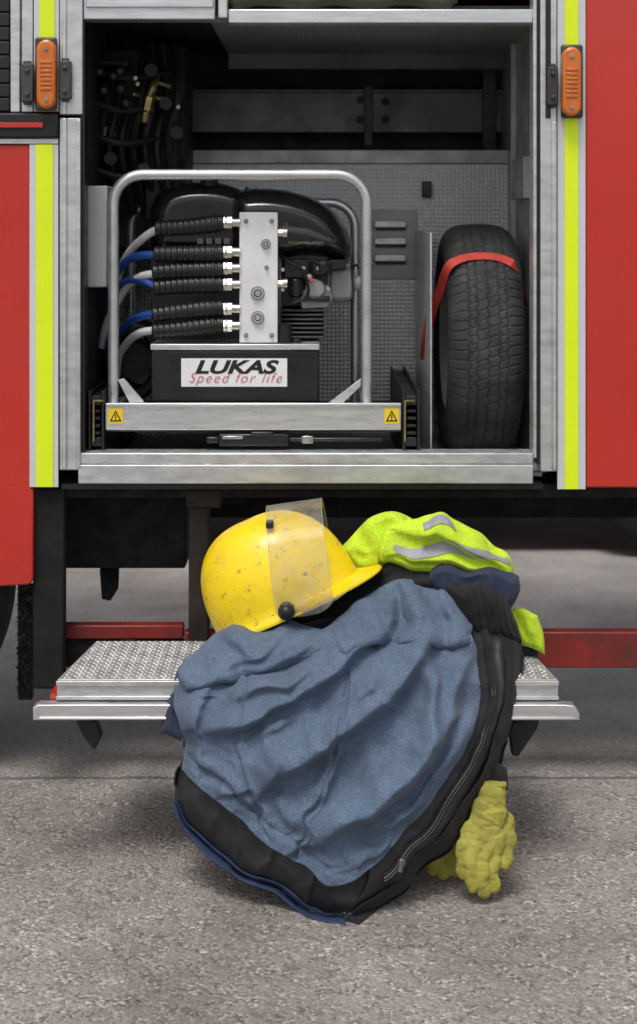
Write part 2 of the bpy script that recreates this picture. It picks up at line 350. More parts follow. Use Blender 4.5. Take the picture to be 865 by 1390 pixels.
partn('wheel_bracket', ALU, T, [lambda m: m.box(.285, .29, .12, .7, .8, 1.40), lambda m: m.box(.285, .325, .701, .706, .80, 1.40)], .001)
part('coil_clip', BLK, T, lambda m: m.pbox(573, 586, 246, 268, .73, .748), .003)
vb = part('valve_block', DARK, T, lambda m: (m.box(XL + .002, -.37, .5, .745, 1.35, 1.92), m.pbox(118, 190, 66, 200, .40, .499), m.pbox(125, 175, 80, 90, .3, .4), m.pbox(196, 240, 160, 300, .42, .499)), .006)
for x, y in ((134, 97), (153, 103), (163, 120), (162, 96), (140, 122), (170, 140)):
    part('valve_knob', BLK, vb, lambda m: (m.cyl(W(x, y, .26), W(x, y, .39), .010, 12), m.ball(W(x, y, .26), .016)))
def brassf(m):
    m.tube(catmull([W(196, 165, .36), W(200, 140, .35), W(208, 118, .34), W(212, 104, .38)], 14), .011, 10)
    m.cyl(W(200, 150, .34), W(204, 132, .34), .015, 6); m.cyl(W(182, 128, .36), W(222, 134, .36), .006, 8); m.ball(W(182, 128, .36), .009); m.cyl(W(216, 112, .36), W(232, 118, .36), .006, 8)
part('brass_valve', BRASS, vb, brassf)
part('valve_label', GREYP, vb, lambda m: m.pbox(127, 156, 172, 184, .392, .3985))
def pipes(m):
    for a in range(7):
        x = 140 + a * 16
        m.tube(catmull([W(x, 60, .44), W(x + 6, 130, .36 + .03 * (a % 3)), W(x - 8, 200, .38), W(x + 10, 290, .46)], 16), .011, 8)
    for a in range(4): m.tube(catmull([W(118, 90 + a * 45, .3), W(170, 105 + a * 45, .3), W(250, 95 + a * 42, .46)], 14), .009, 8)
    for x, y in ((205, 95), (225, 140), (150, 215), (195, 230), (240, 180), (128, 235)): m.cyl(W(x, y, .30), W(x, y, .44), .018, 10)
part('pipework', DARK, vb, pipes)
for x, y in ((185, 112), (240, 143), (182, 104)):
    part('pipe_fitting', ZINC, vb, lambda m: m.cyl(W(x, y, .31), W(x + 2, y + 2, .30), .006, 8))
tr = part('slide_tray', ALUB, T, lambda m: (m.pbox(143, 545, 549, 584, .03, .07), m.pbox(143, 545, 547, 552, .024, .03)), .003)
for x0, x1, xe in ((120, 141, 126), (547, 570, 549)):
    def rail(m):
        m.box(PX(x0, .03), PX(x0, .03) + .006, .03, .7, .802, PZ(531, .03)); m.box(PX(x1, .03) - .006, PX(x1, .03), .03, .7, .802, PZ(531, .03))
        m.box(PX(x0 + 4, .03), PX(x1 - 4, .03), .034, .7, PZ(550, .03), PZ(538, .03)); m.box(PX(x0 + 4, .03), PX(x1 - 4, .03), .034, .7, PZ(606, .03), PZ(594, .03))
        for y in (556, 566, 576, 586): m.pbox(x0 + 5, x1 - 5, y, y + 4, .036, .1)
    part('tray_rail', BLKM, tr, rail, .001)
    part('rail_edge', BRASS, tr, lambda m: (m.pbox(xe, xe + 2, 545, 600, .024, .029), m.pbox(xe, xe + 14, 543, 545, .024, .029)))
part('tray_base', DKGREY, tr, lambda m: m.box(PX(143, .03), PX(545, .03), .072, .62, .90, .915))
part('tray_latch', BLK, tr, lambda m: (m.pbox(297, 392, 589, 606, .03, .06), m.pbox(392, 520, 594, 600, .035, .05), m.pbox(280, 297, 593, 602, .03, .05), m.pbox(340, 372, 586, 592, .028, .05)), .004)
partn('latch_pin', ZINC, tr, [lambda m: m.pbox(302, 330, 592, 596, .026, .0298), lambda m: m.pbox(410, 425, 592, 602, .032, .0345)], .001)
for cx in (157, 532):
    def wl(m):
        m.mi = 0; m.pbox(cx - 10, cx + 10, 554, 575, .028, .0296)
        m.mi = 1; m.pprism([(cx, 556.5), (cx - 8, 572), (cx + 8, 572)], .0272, .0279)
        m.mi = 0; m.pprism([(cx, 560), (cx - 5.2, 570.3), (cx + 5.2, 570.3)], .0266, .0271)
        m.mi = 1; m.pbox(cx - .9, cx + .9, 562.5, 567.2, .026, .0265); m.pbox(cx - .9, cx + .9, 568, 569.6, .026, .0265)
    part('warning_label', [WARN, INK], tr, wl)
# under the body
part('under_box', SHADEBLK, T, lambda m: m.pbox(84, 252, 650, 772, .22, 1.0), .006)
part('hanger_plate', SHADEBLK, T, lambda m: (m.pbox(44, 87, 664, 936, .02, .06), m.pbox(47, 80, 790, 930, .0605, .12)), .006)
part('step_hanger', RUST, T, lambda m: (m.pbox(256, 283, 664, 872, .05, .12), m.pbox(252, 300, 664, 690, .04, .3)), .004)
part('rubber_flap', SHADEBLK, T, lambda m: m.pprism([(135, 772), (161, 772), (160, 800), (150, 816), (138, 814)], .3, .32), .003)
partn('chassis_rail', SHADEBLK, T, [lambda m: m.box(-.9, 2, .50, .57, .60, .738), lambda m: m.box(-.9, 2, .92, .99, .60, .738)], .006)
partn('cross_bracket', SHADEBLK, T, [lambda m: m.pbox(302, 330, 664, 684, .2, .5), lambda m: m.pbox(455, 470, 664, 700, .3, .5), lambda m: m.pbox(700, 760, 664, 690, .2, .5)], .006)
part('tow_hook', WARN, T, lambda m: m.tube(catmull([W(586, 660, .12), W(592, 667, .11), W(604, 671, .11), W(616, 668, .11), W(622, 660, .12)], 20), .008, 10))
part('side_rail', REDDK, T, lambda m: (m.box(PX(250, .1), PX(1500, .1), .1, .14, PZ(907, .1), PZ(858, .1)), m.box(PX(72, .1), PX(250, .1) - .002, .1, .14, PZ(868, .1), PZ(849, .1)), m.pbox(70, 82, 869, 906, .08, .14)), .004)
part('rail_web', SHADEBLK, T, lambda m: m.pbox(84, 250, 869, 906, .112, .13))
def flap(m):
    m.pbox(24, 43, 795, 950, .062, .09)
    for i in range(700):
        y = random.uniform(797, 950); x = random.uniform(24, 43); m.tube([W(x, y, .064), W(x + random.uniform(-4, 3), y + random.uniform(-2, 4), random.uniform(.045, .058))], [.0016, .0006], 4)
part('bristle_mudflap', BLKM, T, flap)
partn('step_bracket', BLKM, T, [lambda m: m.pprism([(690, 978), (733, 978), (730, 990), (704, 1028), (695, 1026)], -.38, -.35), lambda m: m.pprism([(102, 978), (130, 978), (138, 1000), (128, 1020), (112, 1000)], -.38, -.35)], .004)
partn('step_arm', BLKM, T, [lambda m: m.box(-.5, -.46, -.34, .1, .345, .372), lambda m: m.box(.42, .46, -.34, .1, .345, .372)], .004)
def stepf(m):
    z = .418; yf, yb = -.40, -.09
    pts = [(-.576, yf), (.529, yf), (.49, yb), (-.535, yb)]
    a = [m.bm.verts.new((x, y, z)) for x, y in pts]; b = [m.bm.verts.new((x, y, z - .012)) for x, y in pts]
    m.face(a); m.face(b[::-1])
    for i in range(4): m.face([a[i], b[i], b[(i + 1) % 4], a[(i + 1) % 4]])
st = part('folding_step', ALUS, T, stepf, .002)
def bumps(m):
    for j in range(24):
        for i in range(80):
            y = -.390 + j * .0126; x = -.562 + i * .0137 + (.0068 if j % 2 else 0)
            if x > .515 - (y + .4) * .13 or x < -.568 + (y + .4) * .13: continue
            ang = .7 if (i + j) % 2 else -.7; n = 6; r0 = []; r1 = []
            for k in range(n):
                t = 2 * math.pi * k / n; u, w = math.cos(t), math.sin(t)
                for s_, zz, rr in ((1, .4183, r0), (.4, .4204, r1)):
                    uu, ww = u * .0066 * s_, w * .0030 * s_
                    rr.append(m.bm.verts.new((x + uu * math.cos(ang) - ww * math.sin(ang), y + uu * math.sin(ang) + ww * math.cos(ang), zz)))
            for k in range(n): m.face([r0[k], r0[(k + 1) % n], r1[(k + 1) % n], r1[k]])
            m.face(r1)
part('tread_pattern', ALUS, st, bumps)
part('step_front', ALU, st, lambda m: (m.box(-.576, .529, -.408, -.396, .376, .4165), m.box(-.577, .53, -.413, -.4085, .407, .4175), m.box(-.577, .53, -.413, -.4085, .376, .384)), .0015)
part('step_lip', ALUB, st, lambda m: (m.prism([(-.624, .338), (.572, .338), (.572, .352), (.56, .37), (.54, .372), (-.612, .372), (-.624, .366)], -.434, -.40), m.box(-.61, .56, -.439, -.4345, .34, .346)), .002)
part('step_end', RED, st, lambda m: m.box(-.592, -.579, -.398, -.34, .374, .385))

def tyre_mb(m, c, R, w, segs=540, tread=True):
    prof = [(-.40, .62), (-.46, .66), (-.495, .74), (-.5, .80), (-.49, .85), (-.47, .89), (-.44, .92)]
    full = [(u * w, r * R, None) for u, r in prof] + [(.82 * w * (i / 66 - .5), R * (1 - .018 * abs(2 * i / 66 - 1) ** 2 - .042 * abs(2 * i / 66 - 1) ** 5), 2 * i / 66 - 1) for i in range(67)] + [(-u * w, r * R, None) for u, r in prof[::-1]]
    rings = []
    for k in range(segs):
        th = 2 * math.pi * k / segs; ring = []
        for u, r, q in full:
            dp = 0
            if q is not None and tread:
                tri = abs(((th * 60 / (2 * math.pi)) % 1) - .5) * 2 - .5
                for c0 in (-.6, -.34, 0, .34, .6):
                    if abs(q - c0 - .07 * tri * (1 if c0 > 0 else -1)) < .028: dp = .0032
                if abs(q) > .68:
                    if (th * 76 / (2 * math.pi) + q * .3) % 1 < .18: dp = .0026
                elif (th * (92 if abs(q) > .34 else 76) / (2 * math.pi) + q * 1.1) % 1 < .15: dp = max(dp, .0018)
            elif q is None and tread and abs(u) > w * .42 and r > R * .88 and (th * 76 / (2 * math.pi) + (.3 if u > 0 else -.3)) % 1 < .18: dp = .0022
            if tread: dp += .0006 * noise.noise(Vector((u * 60, th * 14, 0)))
            ring.append(m.bm.verts.new((c[0] + u, c[1] + (r - dp) * math.cos(th), c[2] + (r - dp) * math.sin(th))))
        rings.append(ring)
    for k in range(segs):
        a, b = rings[k], rings[(k + 1) % segs]
        for i in range(len(full) - 1): m.face([a[i], a[i + 1], b[i + 1], b[i]])
def wheel(c, R, w, segs=540, tread=True, axis='X'):
    m = MB(); tyre_mb(m, (0, 0, 0), R, w, segs, tread)
    r = MB()
    prof = [(R * .63, -w * .42), (R * .6, -w * .44), (R * .57, -w * .3), (R * .52, -w * .1), (R * .3, -w * .02), (R * .2, -w * .15), (.001, -w * .16)]
    prof2 = [(R * .63, w * .42), (R * .6, w * .44), (R * .57, w * .3), (R * .5, w * .12), (.001, w * .1)]
    for pr in (prof, prof2):
        rings = [[r.bm.verts.new((h, rad * math.cos(2 * math.pi * k / 40), rad * math.sin(2 * math.pi * k / 40))) for k in range(40)] for rad, h in pr]
        for a, b in zip(rings, rings[1:]):
            for k in range(40): r.face([a[k], a[(k + 1) % 40], b[(k + 1) % 40], b[k]])
    mt = Matrix.Translation(c) @ (Matrix.Rotation(math.pi / 2, 4, 'Z') if axis == 'Y' else Matrix.Identity(4))
    m.bm.transform(mt); r.bm.transform(mt)
    return m, r
m, r = wheel((PX(-262, .1), .22, .5), .5, .26, 240, False, 'Y')
tw = m.build('wheel', RUB, T); r.build('rim', ALUD, tw)

# ------------------------------------------------------------------ spare wheel + strap
SWC = Vector((.432, .39, 1.111)); SR = .311; SWd = .198
sw = thing('spare_wheel', 'worn black spare tyre standing upright in the locker beside the pump', 'spare wheel', (SWC.x, SWC.y, .80))
m, r = wheel(SWC, SR, SWd, 900)
m.build('tyre', RUB, sw); r.build('rim', ALUD, sw)
def strapf(m):
    path = [W(576, 488, .36), W(579, 458, .30), W(588, 418, .24), W(598, 392, .21)]
    zc = 1.335
    for px, zo in ((608, -.024), (624, -.004), (645, .004), (670, .003), (686, -.005), (699, -.022)):
        q = (px - 654) / 46; dz = zc + zo - SWC.z; rr = SR + .003 - .014 * abs(q) ** 4
        Y = SWC.y - math.sqrt(max(.001, rr ** 2 - dz ** 2)); path.append(Vector((PX(px, Y), Y, zc + zo)))
    path += [W(706, 390, .26), W(711, 414, .34)]
    path = catmull(path, 60); prev = None
    for i, q in enumerate(path):
        t = (path[min(i + 1, 59)] - path[max(i - 1, 0)]).normalized()
        rad = Vector((0, q.y - SWC.y, q.z - SWC.z)).normalized()
        wv = t.cross(rad).normalized()
        if wv.z < 0: wv = -wv
        wv *= .0125; out = t.cross(wv).normalized() * .0012
        ring = [m.bm.verts.new(q + s * wv + k * out) for s, k in ((-1, -1), (1, -1), (1, 1), (-1, 1))]
        if prev:
            for k in range(4): m.face([prev[k], prev[(k + 1) % 4], ring[(k + 1) % 4], ring[k]])
        prev = ring
tag(part('tie_down_strap', STRAP, None, strapf), 'red webbing strap pulled round the spare tyre', 'strap')

# ------------------------------------------------------------------ cloth
def segd(p, a, b):
    ax, ay = a; bx, by = b; dx, dy = bx - ax, by - ay; L = dx * dx + dy * dy
    t = 0 if L == 0 else max(0, min(1, ((p[0] - ax) * dx + (p[1] - ay) * dy) / L))
    return math.hypot(p[0] - ax - dx * t, p[1] - ay - dy * t)
def pld(p, poly, closed=False):
    n = len(poly); return min(segd(p, poly[i], poly[(i + 1) % n]) for i in range(n if closed else n - 1))
def sgnd(p, poly):
    best = 1e9; sg = 1; n = len(poly)
    for i in range(n - 1):
        d = segd(p, poly[i], poly[i + 1])
        if d < best:
            best = d; a, b = poly[i], poly[i + 1]
            sg = 1 if (b[0] - a[0]) * (p[1] - a[1]) - (b[1] - a[1]) * (p[0] - a[0]) > 0 else -1
    return best, sg, min(math.dist(p, poly[0]), math.dist(p, poly[-1]))
def coons(top, bot, left, right, nu, nv):
    T_, B_, L_, R_ = catmull([(*p, 0) for p in top], nu), catmull([(*p, 0) for p in bot], nu), catmull([(*p, 0) for p in left], nv), catmull([(*p, 0) for p in right], nv)
    G = []
    for j in range(nv):
        v_ = j / (nv - 1); row = []
        for i in range(nu):
            u = i / (nu - 1)
            q = (1 - v_) * T_[i] + v_ * B_[i] + (1 - u) * L_[j] + u * R_[j] - ((1 - u) * (1 - v_) * T_[0] + u * (1 - v_) * T_[-1] + (1 - u) * v_ * B_[0] + u * v_ * B_[-1])
            row.append((q.x, q.y))
        G.append(row)
    outline = [(p.x, p.y) for p in T_[::4]] + [(p.x, p.y) for p in R_[::4]] + [(p.x, p.y) for p in B_[::-4]] + [(p.x, p.y) for p in L_[::-4]]
    return G, outline
def wrinkle(px, py, seed, amp):
    a = noise.noise(Vector((px * .016, py * .009, seed))) * .6 + noise.noise(Vector((px * .035 + py * .012, py * .022 - px * .01, seed + 5))) * .4
    r = 1 - abs(noise.noise(Vector((px * .022 + py * .006, py * .013 - px * .006, seed + 9)))) * 2
    return amp * (a + .7 * r * r * (1 if r > 0 else 0) + .18 * noise.noise(Vector((px * .09, py * .09, seed))))
def sag(x, y, k):      # uneven hang of the whole garment
    if not k: return x, y
    n1 = noise.noise(Vector((x * .017, y * .017, 3.3))); n2 = noise.noise(Vector((x * .018, y * .016, 8.1)))
    n3 = noise.noise(Vector((x * .05, y * .05, 1.7))); n4 = noise.noise(Vector((x * .05, y * .05, 5.5)))
    return x + k * (9 * n1 + 2 * n3), y + k * (10 * n2 + 2 * n4)
def relax(P, eu, ev, iters, bend=.35, grav=.00004, keep=.004, maxb=.03, rim=0):
    """position-based cloth: the sheet is given more length than its pinned edge allows, so it buckles into folds"""
    nv, nu, _ = P.shape; Q0 = P.copy(); w = np.ones((nv, nu, 1)); w[0] = w[-1] = 0; w[:, 0] = w[:, -1] = 0
    kp = np.full((nv, nu, 1), keep)
    if rim:      # stitched edges hold their line: the cloth follows its drawn edge within a margin
        jj, ii = np.mgrid[0:nv, 0:nu]; dd = np.minimum(np.minimum(jj, nv - 1 - jj), np.minimum(ii, nu - 1 - ii))
        kp[..., 0] = keep + .30 * np.clip(1 - dd / rim, 0, 1) ** 2
    cons = []
    def add(dj, di, e, k):
        a = (slice(0, nv - dj), slice(0, nu - di) if di >= 0 else slice(-di, nu))
        b = (slice(dj, nv), slice(di, nu) if di >= 0 else slice(0, nu + di))
        cons.append((a, b, np.linalg.norm(P[b] - P[a], axis=2, keepdims=True) * (1 + e), k))
    add(0, 1, eu, .5); add(1, 0, ev, .5); em = (eu + ev) / 2
    add(1, 1, em, .3); add(1, -1, em, .3)
    for n_, k_ in ((3, .35), (6, .25), (10, .2)):
        if n_ < min(nu, nv) - 2: add(0, n_, eu * .8, bend * k_); add(n_, 0, ev * .8, bend * k_)
    prev = P.copy()
    for it in range(iters):
        vel = (P - prev) * .92; prev = P.copy()
        P = P + vel * w; P[..., 2] -= grav * w[..., 0]
        for a, b, L, k in cons:
            d = P[b] - P[a]; l = np.linalg.norm(d, axis=2, keepdims=True) + 1e-9
            c = d * ((l - L) / l) * k * .5
            dP = np.zeros_like(P); dP[a] += c; dP[b] -= c
            P = P + dP * w
        P = P + (Q0 - P) * kp * w
        P[..., 1] = np.minimum(P[..., 1], Q0[..., 1] + maxb)
        P[..., 2] = np.maximum(P[..., 2], .005)
    for _ in range(2):
        S = P.copy(); S[1:-1, 1:-1] = .5 * P[1:-1, 1:-1] + .125 * (P[:-2, 1:-1] + P[2:, 1:-1] + P[1:-1, :-2] + P[1:-1, 2:]); P = S
    return P
GRID = {}
def cloth(name, mat, parent, top, bot, left, right, nu, nv, Y, folds=(), edge=40, curl=.06, namp=.004, off=0, back=None, outline=None, seed=1, thick=.003, sim=None, bend=.35, keep=.004, maxb=.03, warp=1, rim=0):
    G, ol = coons(top, bot, left, right, nu, nv); use = outline or ol
    m = MB(); PF = np.zeros((nv, nu, 3)); PB = np.zeros((nv, nu, 3))
    for j, row in enumerate(G):
        for i, (x, y) in enumerate(row):
            d = pld((x, y), use, True); t = min(1, d / edge); s = math.sqrt(max(0, 1 - (1 - t) ** 2))
            y0 = (Y(x, y) if callable(Y) else Y)
            yy = y0 + curl * (1 - s) - off
            for fo in folds:
                fl, w_, a_ = fo[:3]
                if len(fo) > 3:
                    b_, sg, e_ = sgnd((x, y), fl); q = b_ / (w_ if sg > 0 else fo[3]); amp = a_ * min(1, .15 + e_ / 60)
                else: q = pld((x, y), fl) / w_; amp = a_
                if q < 3: yy -= amp * math.exp(-q * q)
            yy -= wrinkle(x, y, seed, namp) * (.35 + .65 * s)
            sx, sy = sag(x, y, warp)
            if sy > 700: yy = min(yy, F * H / (sy - HY) - D - .006)
            PF[j, i] = W(sx, sy, yy)
            yb = y0 + curl + (back or 0) * s
            if sy > 700: yb = min(yb, F * H / (sy - HY) - D - .003)
            PB[j, i] = W(sx, sy, max(yb, yy + .001))
    if sim: PF = relax(PF, sim[0], sim[1], sim[2], bend, keep=keep, maxb=maxb, rim=rim)
    GRID[name] = PF
    fv = [[m.bm.verts.new(PF[j, i]) for i in range(nu)] for j in range(nv)]
    if back is not None: bv = [[m.bm.verts.new(PB[j, i]) for i in range(nu)] for j in range(nv)]
    for j in range(nv - 1):
        for i in range(nu - 1):
            m.face([fv[j][i], fv[j + 1][i], fv[j + 1][i + 1], fv[j][i + 1]])
            if back is not None: m.face([bv[j][i], bv[j][i + 1], bv[j + 1][i + 1], bv[j + 1][i]])
    if back is not None:
        loop = [(0, i) for i in range(nu)] + [(j, nu - 1) for j in range(1, nv)] + [(nv - 1, i) for i in range(nu - 2, -1, -1)] + [(j, 0) for j in range(nv - 2, 0, -1)]
        for (a, b), (c, d) in zip(loop, loop[1:] + loop[:1]): m.face([fv[a][b], fv[c][d], bv[c][d], bv[a][b]])
    o = m.build(name, mat, parent, angle=80, fix=back is not None)
    if back is None and thick:
        so = o.modifiers.new('Thick', 'SOLIDIFY'); so.thickness = thick; so.offset = -1
    return o
def band(name, mat, parent, P, rows, cols, lift=.002):
    m = MB(); j0, j1 = rows; i0, i1 = cols
    vs = [[m.bm.verts.new(Vector(P[j, i]) + Vector((0, -lift, lift * .6))) for i in range(i0, i1 + 1)] for j in range(j0, j1 + 1)]
    for a, b in zip(vs, vs[1:]):
        for k in range(len(a) - 1): m.face([a[k], b[k], b[k + 1], a[k + 1]])
    return m.build(name, mat, parent, angle=80)
def lerp_table(tb, x):
    if x <= tb[0][0]: return tb[0][1]
    for (a, b), (c, d) in zip(tb, tb[1:]):
        if x <= c: t = (x - a) / (c - a); t = t * t * (3 - 2 * t) * .5 + t * .5; return b + (d - b) * t
    return tb[-1][1]

# ------------------------------------------------------------------ hydraulic pump
PU = thing('hydraulic_pump', 'petrol hydraulic rescue pump in a silver tube frame on the locker slide tray', 'pump', (-.2, .25, .915))
def ucurve(x0, x1, yt, yb, Y, rad):
    p = [(x0, yb), (x0, (yb + yt) / 2), (x0, yt + rad)] + arc((x0 + rad, yt + rad), rad, math.pi, 1.5 * math.pi, 8)[1:] + [((x0 + x1) / 2, yt), (x1 - rad, yt)] + arc((x1 - rad, yt + rad), rad, 1.5 * math.pi, 2 * math.pi, 8)[1:] + [(x1, (yb + yt) / 2), (x1, yb)]
    return [W(x, y, Y) for x, y in p]
part('carry_frame', STEEL, PU, lambda m: m.tube(ucurve(154, 498, 237, 548, .08, 40), .0137, 16))
part('carry_frame', STEEL, PU, lambda m: m.tube(ucurve(178, 482, 275, 560, .5, 34), .0130, 14))
partn('frame_gusset', ALU, PU, [lambda m: m.pprism([(160, 516), (168, 514), (196, 546), (176, 547)], .07, .082), lambda m: m.pprism([(490, 514), (490, 524), (466, 547), (446, 547)], .07, .082)], .001)
partn('frame_foot', STEEL, PU, [lambda m: m.box(PX(148, .08), PX(160, .08), .082, .52, .917, .965), lambda m: m.box(PX(492, .08), PX(504, .08), .082, .52, .917, .965)], .003)
tk = part('oil_tank', BLK, PU, lambda m: m.pbox(205, 433, 476, 546, .12, .42), .004)
part('tank_top', ALUB, tk, lambda m: m.box(PX(204, .12), PX(434, .12), .117, .423, PZ(475, .12), PZ(467, .12)), .002)
pl = part('name_plate', WPLATE, PU, lambda m: m.pbox(246, 390, 486.5, 525, .1175, .1195), .0005)
text_into('lettering', 'LUKAS', INK, pl, PX(265, .117), PX(379, .117), PZ(507.5, .117), PZ(488.5, .117), .1172, .28, .035)
text_into('slogan', 'Speed for life', REDINK, pl, PX(257, .116), PX(383, .116), PZ(523.5, .116), PZ(506, .116), .1164, .38, -.016, space=1.2)
mf = part('manifold', ALUW, PU, lambda m: m.pbox(325, 377, 288, 465, .13, .17), .002)
for x, y, rr_ in ((361, 331, .011), (350, 398, .016), (350, 431, .015), (369, 300, .004), (334, 300, .004), (334, 455, .004), (369, 455, .004), (362, 363, .004)):
    bo = part('manifold_bolt', ZINC, mf, lambda m: (m.cyl(W(x, y, .122), W(x, y, .128), rr_, 20), m.cyl(W(x, y, .117), W(x, y, .1215), rr_ * .5, 6)))
    part('bolt_washer', BLK, bo, lambda m: (m.cyl(W(x, y, .1285), W(x, y, .1298), rr_ + .0016, 20), m.cyl(W(x, y, .1216), W(x, y, .1219), rr_ * .62, 20)))
cloth('fuel_tank', BLKG, PU, [(204, 286), (216, 262), (250, 249), (300, 249), (336, 260)], [(204, 348), (250, 350), (300, 350), (336, 350)], [(204, 286), (202, 320), (204, 348)], [(336, 260), (338, 300), (336, 350)], 44, 40, .23, edge=22, curl=.10, back=.14, namp=0, warp=0)
part('fuel_cap', BLK, PU, lambda m: (m.cyl(W(284, 272, .32), W(284, 248, .32), .03, 18), m.cyl(W(284, 248, .32), W(284, 244, .32), .024, 18)), .002)
sh = cloth('engine_cover', BLKG, PU, [(312, 262), (340, 256), (380, 257), (420, 267), (452, 285), (472, 312)], [(312, 350), (350, 352), (385, 354), (410, 350), (440, 352), (474, 358)], [(312, 262), (310, 310), (312, 350)], [(472, 312), (479, 334), (474, 358)], 64, 44, .17, folds=[([(386, 306), (420, 310), (462, 330)], 4, -.004)], edge=28, curl=.14, back=.14, namp=0, warp=0)
for i in range(5):
    part('cover_rib', BLKG, sh, lambda m: m.tube(catmull([W(332 + i * 13, 282 + i * 1.5, .180), W(333 + i * 13, 270 + i * 1.5, .205), W(334 + i * 13, 259 + i * 1.5, .25), W(336 + i * 13, 256 + i * 1.5, .31), W(338 + i * 13, 260 + i * 1.5, .42)], 14), .006, 6))
text_into('cover_marking', 'PROGRAMME   WERKE', GREYM, sh, PX(392, .17), PX(440, .17), PZ(331, .17), PZ(327, .17), .1665)
part('engine_block', DKGREY, PU, lambda m: (m.pbox(382, 446, 340, 416, .24, .44), m.pbox(205, 325, 346, 462, .28, .44), [m.pbox(380, 440, 420 + i * 6, 423 + i * 6, .2, .4) for i in range(7)]), .004)
part('carburettor', BLK, PU, lambda m: (m.pbox(385, 420, 352, 378, .2, .26), m.pbox(424, 450, 354, 372, .19, .25), m.cyl(W(402, 378, .2), W(402, 402, .2), .018, 14), m.cyl(W(440, 362, .17), W(440, 362, .22), .016, 14), m.pbox(396, 448, 402, 410, .19, .24), m.pbox(446, 470, 352, 366, .2, .3)), .004)
part('crankcase', ALUD, PU, lambda m: (m.pprism([(404, 396), (446, 386), (452, 404), (444, 418), (410, 420)], .21, .3), m.cyl(W(428, 392, .2), W(428, 392, .3), .026, 20), m.cyl(W(420, 376, .18), W(420, 376, .22), .008, 10)), .004)
part('exhaust', GREYP, PU, lambda m: (m.pbox(448, 478, 366, 406, .26, .4), m.cyl(W(476, 384, .3), W(490, 384, .3), .02, 16)), .008)
part('exhaust_guard', BLK, PU, lambda m: m.tube(catmull([W(452, 408, .22), W(478, 404, .22), W(478, 366, .24), W(484, 360, .3), W(487, 364, .4)], 24), .004, 8))
partn('throttle_cable', BLK, PU, [lambda m: m.tube(catmull([W(380, 345, .19), W(395, 357, .17), W(412, 368, .17), W(418, 400, .18), W(395, 412, .19)], 24), .004, 8), lambda m: m.tube(catmull([W(420, 354, .18), W(438, 358, .16), W(448, 360, .17)], 16), .004, 8)])
partn('red_knob', REDINK, PU, [lambda m: m.pbox(420, 427, 378, 382, .175, .19), lambda m: m.pbox(436, 442, 358, 361, .16, .18)], .001)
for x, y in ((384, 366), (384, 393), (432, 364), (446, 392), (412, 364)):
    part('engine_screw', ZINC, PU, lambda m: m.cyl(W(x, y, .175), W(x, y, .205), .005, 8))
partn('drain_cap', BLK, PU, [lambda m: m.cyl(W(386, 466, .15), W(386, 440, .15), .02, 16), lambda m: m.cyl(W(402, 466, .16), W(402, 458, .16), .014, 12)])
part('side_label', GREYM, PU, lambda m: [m.pbox(268 + i * 12, 276 + i * 12, 323, 331, .20, .203) for i in range(4)])
for y in (316, 385, 452):
    part('port_fitting', ZINC, PU, lambda m: (m.cyl(W(377, y, .15), W(386, y, .15), .010, 6), m.cyl(W(384, y, .15), W(390, y, .15), .013, 12)))
HS = [(302, 212, 310, HOSEW, [(196, 322), (172, 348), (158, 390), (158, 470)]), (342, 210, 346, HOSEB, [(190, 347), (168, 358), (150, 395), (150, 470)]),
      (364, 208, 371, HOSEW, [(190, 376), (170, 392), (146, 436), (138, 470)]), (386, 210, 391, HOSEB, [(190, 380), (166, 386), (150, 420), (147, 480)]),
      (419, 208, 426, HOSEB, [(190, 430), (172, 440), (158, 462), (152, 520)]), (442, 208, 448, HOSEW, [(190, 452), (172, 466), (160, 490), (158, 535)])]
for i, (y0, x1, y1, hm, tail) in enumerate(HS):
    Yh = .13
    pts = [W(304 + (x1 - 304) * k / 48, y0 + (y1 - y0) * k / 48 + 1.5 * math.sin(k / 48 * 3.14 + i), Yh + .02 * k / 48) for k in range(49)]
    rs = [(.0205 if k < 6 else .0230 - .0035 * k / 48) + (.0014 if (k // 2) % 2 else -.001) for k in range(49)]
    hp = part('hose_sleeve', BLK, PU, lambda m: m.tube(pts, rs, 14), angle=60)
    part('hose_nut', ZINC, hp, lambda m: (m.cyl(W(304, y0, Yh), W(315, y0, Yh), .0165, 6), m.cyl(W(315, y0, Yh), W(326, y0, Yh), .012, 12), m.cyl(W(306, y0, Yh), W(309, y0, Yh), .018, 12)))
    part('hose', hm, hp, lambda m: m.tube(catmull([W(x1 + 4, y1, .15)] + [W(x, y, .17 + .05 * k) for k, (x, y) in enumerate(tail)], 40), .0105, 10))
hr = part('hose_reel', BLKM, PU, lambda m: m.cyl(W(182, 490, .32), W(182, 490, .32) + Vector((0, .14, 0)), .05, 20))
for j in range(5):
    part('coiled_hose', BLK, hr, lambda m: m.tube([W(182, 490, .3) + Vector((math.cos(a / 24 * 6.2832) * .062, .03 * j, math.sin(a / 24 * 6.2832) * .09)) for a in range(25)], .016, 10, False))

